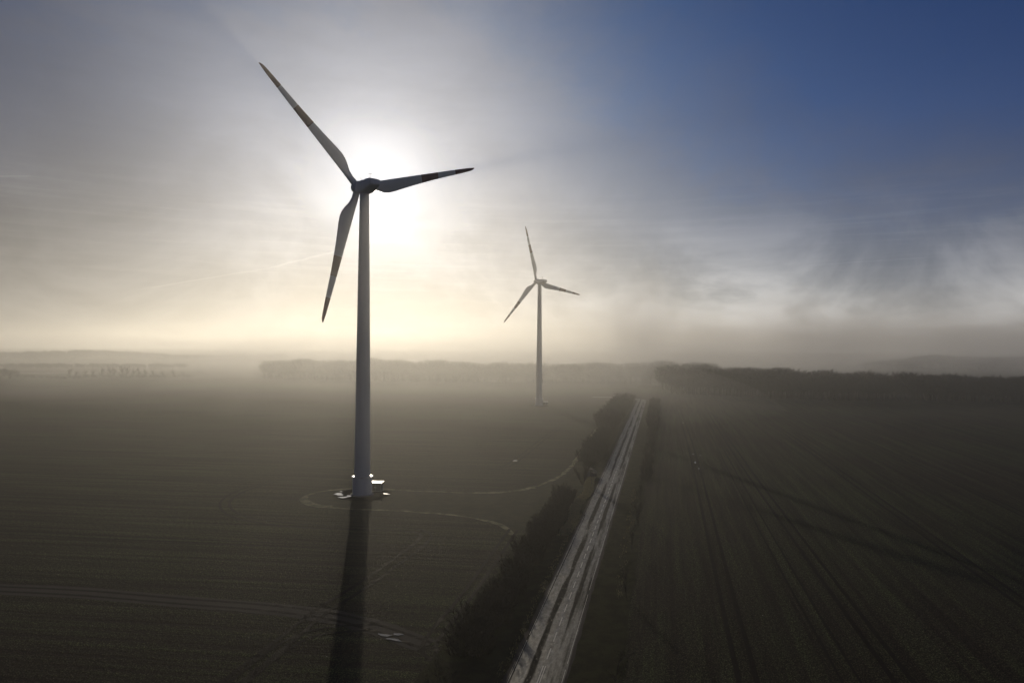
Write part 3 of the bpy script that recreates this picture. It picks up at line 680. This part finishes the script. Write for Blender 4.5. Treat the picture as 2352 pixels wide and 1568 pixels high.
# woods and far hedges
def wood_tree(seed, n_limb, n_tw, rad, tw, wd):
    """unit-height tree crown made of thin tapering slivers"""
    rn = np.random.RandomState(seed); tris = []
    def sl(p, q, w):
        d = q - p; s_ = np.cross(d, rn.normal(size=3)); s_ /= np.linalg.norm(s_) + 1e-9; tris.append([p - s_ * w, p + s_ * w, q])
    base = np.array([0, 0, 0.]); sl(base, np.array([rn.normal(0, .02), rn.normal(0, .02), .85]), .022); sl(base, np.array([0, 0, .8]), .022)
    for k in range(n_limb):
        z0 = rn.uniform(.18, .6); a = rn.uniform(0, 6.283); L = rad * rn.uniform(.6, 1.1) * (1.15 - z0 * .4)
        p = np.array([0, 0, z0]); up_ = rn.uniform(.15, .45); q = p + np.array([math.cos(a) * L, math.sin(a) * L, up_]); q[2] = min(q[2], 1.0 - 0.25 * (L / rad) ** 2 + rn.normal(0, .02))
        sl(p, q, .008)
        for j in range(n_tw):
            t = rn.uniform(.25, 1.05); b0 = p + (q - p) * t; dd = rn.normal(size=3); dd[2] = abs(dd[2]) * 1.0 + .1; dd /= np.linalg.norm(dd)
            sl(b0, b0 + dd * tw * rn.uniform(.5, 1.3), wd)
    return np.array(tris)
def wood(name, pts, hs, protos, mat, seed):
    rn = np.random.RandomState(seed); chunks = []
    for (x, y), h_ in zip(pts, hs):
        t = protos[rn.randint(len(protos))].reshape(-1, 3) * h_; a = rn.uniform(0, 6.283); ca, sa = math.cos(a), math.sin(a)
        chunks.append(np.c_[t[:, 0] * ca - t[:, 1] * sa + x, t[:, 0] * sa + t[:, 1] * ca + y, t[:, 2]])
    return link(name, mesh_np(name, np.vstack(chunks), 3, mat))
PROT = [wood_tree(200 + i, 26, 16, .30, .12, .009) for i in range(5)]
PROT_LO = [wood_tree(220 + i, 18, 10, .34, .16, .016) for i in range(5)]
rn = np.random.RandomState(9)
# right-hand wood: near edge along y ~ 935..900 of the photograph
pts = []; hs = []
def front(x_px): return np.interp(x_px, [1500, 1700, 1900, 2100, 2400, 2700], [900, 912, 920, 920, 924, 930])
for _ in range(1900):
    xp = rn.uniform(1500, 2760); a = at(float(xp), float(front(xp))); dep = rn.uniform(0, 1) ** 1.3 * 120
    k = 1 + dep / math.hypot(a.x, a.y); x, y = a.x * k, a.y * k
    if (Vector((x, y, 0)) - R0).dot(RN) < 14: continue
    pts.append((x, y)); hs.append(rn.uniform(15, 20) * float(np.interp(xp, [1500, 1700, 2000, 2300], [1.22, 1.18, 1.02, .88])) * (1 + .05 * math.sin(xp * .05) * math.sin(xp * .017 + 2)))
tag(wood('far_wood', pts, hs, PROT, WOODM, 1), 'dark bare wood closing the right field', 'wood', kind='stuff')
pts = []; hs = []
for _ in range(1000):
    xp = rn.uniform(1980, 2800); a = at(float(xp), 850.0); dep = rn.uniform(0, 240); k = 1 + dep / math.hypot(a.x, a.y)
    pts.append((a.x * k, a.y * k)); hs.append(0.92 * (rn.uniform(20, 29) + 4 * math.sin(xp * .004) + 2 * math.sin(xp * .03)) * float(np.interp(xp, [1980, 2140], [.45, 1])))
tag(wood('far_wood', pts, hs, PROT_LO, WOODM, 2), 'higher wood rising behind the right-hand wood in the mist', 'wood', kind='stuff')
pts = []; hs = []
for _ in range(2400):                                              # centre wood behind the distant turbine
    xp = rn.uniform(606, 1640); a = at(float(xp), float(np.interp(xp, [600, 900, 1640], [868, 876, 884]))); dep = rn.uniform(0, 1) ** 1.4 * 170; k = 1 + dep / math.hypot(a.x, a.y)
    pts.append((a.x * k, a.y * k)); hs.append(rn.uniform(16, 22) * (1 + .09 * math.sin(xp * .061) * math.sin(xp * .023 + 1)) + 1.5 * math.sin(xp * .009))
tag(wood('far_wood', pts, hs, PROT_LO, WOODM, 3), 'pale misty wood behind the distant turbine with a square left end', 'wood', kind='stuff')
pts = []; hs = []
for _ in range(900):
    xp = rn.uniform(-150, 660); a = at(float(xp), 828.0 + 2 * math.sin(xp * .02)); dep = rn.uniform(0, 160); k = 1 + dep / math.hypot(a.x, a.y)
    pts.append((a.x * k, a.y * k)); hs.append(rn.uniform(12, 22) + 6 * math.sin(xp * .009))
tag(wood('far_wood', pts, hs, PROT_LO, WOODM, 4), 'faint low wood on the far left horizon', 'wood', kind='stuff')
pts = []; hs = []
for _ in range(420):
    xp = rn.uniform(-60, 440); a = at(float(xp), float(np.interp(xp, [-60, 60, 150, 200, 440], [858, 868, 872, 868, 868]))); pts.append((a.x + rn.normal(0, 3), a.y + rn.normal(0, 4))); hs.append(rn.uniform(2.0, 4.5) + (5 if xp < 30 else 0))
tag(wood('far_hedge', pts, hs, PROT_LO, WOODM, 5), 'low misty hedge bounding the left field before the pale flooded meadow', 'hedge', kind='stuff')
pts = []; hs = []
for _ in range(380):
    xp = rn.uniform(-60, 430); a = at(float(xp), 848.0); pts.append((a.x + rn.normal(0, 5), a.y + rn.normal(0, 7))); hs.append(rn.uniform(6, 11))
tag(wood('far_hedge', pts, hs, PROT_LO, WOODM, 6), 'taller misty hedge beyond the pale flooded meadow', 'hedge', kind='stuff')
# separate hedgerow trees on the left
hk = []
for i in range(4):
    w_, t_ = grow(14.0, 90 + i, trunk_r=0.32, levels=2, n_main=5, twigs=9, spread=0.6, twig_len=2.0, twig_w=0.10); fit_height((w_, t_), 14.0)
    r_ = empty('hedgerow_tree', (0, 0, 0)); w_.build('trunk', WOODM, r_); t_.build('crown', WOODM, r_); hk.append(r_)
spots = [(8, 868, .9), (22, 872, .75), (158, 870, 1.0), (176, 869, .8), (196, 869, .7), (212, 868, .85), (233, 868, .95), (252, 868, 1.1), (263, 868, .9), (279, 868, 1.2), (292, 868, 1.1), (305, 868, 1.0), (318, 868, .9), (335, 867, .85), (352, 867, .75), (372, 867, .7), (398, 867, .65), (421, 867, .6)]
for i, (x, y, sc) in enumerate(spots):
    place(hk[i % 4], at(x, y), i * 1.3, sc, 'misty bare tree in the far hedgerow left of the near turbine', 'tree', 'trees of the far left hedgerow')

# ------------------------------------------------------------------ haze
HB = 6800.0
mb = MB(); mb.box(-HB, HB, -HB, HB, -1.0, 132.0)
hz = mb.build('haze', [])
mt = bpy.data.materials.new('haze_air'); mt.use_nodes = True; t = NT(mt.node_tree); mt.node_tree.nodes.clear()
o = t.new('ShaderNodeOutputMaterial'); pv = t.new('ShaderNodeVolumePrincipled'); t.l.new(pv.outputs[0], o.inputs['Volume'])
pv.inputs['Color'].default_value = (0.965, 0.95, 0.91, 1); pv.inputs['Density'].default_value = 0.00034; pv.inputs['Anisotropy'].default_value = 0.72
hz.data.materials.append(mt); tag(hz, kind='stuff', label='thin morning mist filling the air over the fields', cat='haze')

# separate banks of denser mist lying over the far fields; the near ground is clear of them
def mist_bank(label, c_, r_, dens, g_, seed, clr=(0.97, 0.955, 0.925), wob=0.18):
    rn_ = random.Random(seed); ph = [rn_.uniform(0, 6.28) for _ in range(6)]
    nu, nv = 48, 20; vs = []; fs = []
    flat = c_[2] <= 1
    def pt(u, v):
        x, y, z = math.cos(v) * math.cos(u), math.cos(v) * math.sin(u), math.sin(v)
        k = 1 + wob * (math.sin(3 * x + ph[0]) * math.sin(2.3 * y + ph[1]) + 0.6 * math.sin(6 * x + ph[2]) * math.sin(5 * y + ph[3]) + 0.4 * math.sin(11 * x + ph[4] + 4 * z) * math.sin(10 * y + ph[5]))
        Z = c_[2] + r_[2] * z * k
        return (c_[0] + r_[0] * x * k, c_[1] + r_[1] * y * k, max(Z, -0.6))
    lo = 0.0 if flat else -math.pi / 2
    if flat:
        vs.append((c_[0], c_[1], -0.6))
        ring0 = [pt(2 * math.pi * i / nu, 0.0) for i in range(nu)]; vs += [(x, y, -0.6) for x, y, z in ring0]
        for i in range(nu): fs.append((0, 1 + (i + 1) % nu, 1 + i))
        start = 1; rows = [start]
    else:
        vs.append(pt(0, -math.pi / 2)); rows = []
    for j in range(0 if flat else 1, nv):
        v = (j + (0.5 if flat else 0)) / nv * (math.pi / 2 - lo) + lo
        rows.append(len(vs)); vs += [pt(2 * math.pi * i / nu, v) for i in range(nu)]
    if not flat:
        for i in range(nu): fs.append((0, rows[0] + (i + 1) % nu, rows[0] + i))
    for a_, b_ in zip(rows, rows[1:]):
        for i in range(nu): fs.append((a_ + i, a_ + (i + 1) % nu, b_ + (i + 1) % nu, b_ + i))
    top = len(vs); vs.append(pt(0, math.pi / 2))
    for i in range(nu): fs.append((rows[-1] + i, rows[-1] + (i + 1) % nu, top))
    m_ = MB(); m_.add(vs, fs); o_ = m_.build('mist_bank', [])
    mt_ = bpy.data.materials.new('mist_air'); mt_.use_nodes = True; t_ = NT(mt_.node_tree); mt_.node_tree.nodes.clear()
    q_ = t_.new('ShaderNodeOutputMaterial'); p_ = t_.new('ShaderNodeVolumePrincipled'); t_.l.new(p_.outputs[0], q_.inputs['Volume'])
    p_.inputs['Color'].default_value = (*clr, 1); p_.inputs['Density'].default_value = dens; p_.inputs['Anisotropy'].default_value = g_
    o_.data.materials.append(mt_); tag(o_, label, 'mist', kind='stuff'); return o_
for q_, nm, dd in ((1.0, 'edge', 0.0006), (0.78, 'middle', 0.0006), (0.55, 'heart', 0.0005)):
    mist_bank(nm + ' of the low mist bank round the foot of the distant turbine', (-10, 690 + 60 * (1 - q_), 0), (340 * q_, 380 * q_, 66 * q_), dd, 0.45, 1)
for q_, nm, dd in ((1.0, 'edge', 0.0003), (0.7, 'heart', 0.0003)):
    mist_bank(nm + ' of the wide low mist bank over the far left fields', (-560, 1000, 0), (800 * q_, 560 * q_, 62 * q_), dd, 0.4, 2)
for q_, nm in ((1.0, 'thin outer veil'), (0.8, 'body'), (0.6, 'bright core')):
    mist_bank(nm + ' of the bright mist bank behind the right-hand wood', (620, 1350, 0), (950 * q_, 640 * q_ + 60, 98 * q_), 0.0003, 0.20, 3, (0.995, 0.99, 0.985), .3)
mist_bank('long mist layer behind the distant turbine', (40, 1150, 0), (700, 300, 92), 0.0010, 0.3, 6)
for k, (x_, y_, z_, a_, b_, c2, dn, tx) in enumerate((
        (345, 800, 50, 62, 70, 48, .0045, 'billowing mist puff standing highest over the right-hand wood'),
        (300, 760, 38, 120, 80, 36, .0030, 'broad mist puff below the highest one over the right-hand wood'),
        (122, 660, 58, 34, 50, 58, .0042, 'narrow mist plume rising just right of the distant turbine'),
        (165, 720, 40, 75, 60, 52, .0030, 'wide mist plume between the distant turbine and the right-hand wood'),
        (90, 640, 40, 45, 50, 36, .0028, 'small mist wisp touching the right side of the distant turbine'),
        (480, 820, 45, 95, 80, 34, .0035, 'mist wisp right of the billowing puff over the wood'),
        (640, 900, 45, 120, 90, 42, .0030, 'mist wisp near the right edge of the photo'),
        (-330, 800, 35, 110, 80, 42, .0014, 'faint mist puff beyond the left hedgerow'),
        (-190, 700, 40, 60, 60, 36, .0016, 'faint mist puff left of the near turbine tower'))):
    for q_, nm in ((1.0, 'outer veil of the '), (0.68, 'core of the ')):
        mist_bank(nm + tx, (x_, y_, z_), (a_ * q_, b_ * q_, c2 * q_), dn * 0.6, 0.2, 20 + k, (0.99, 0.98, 0.965), wob=.34)
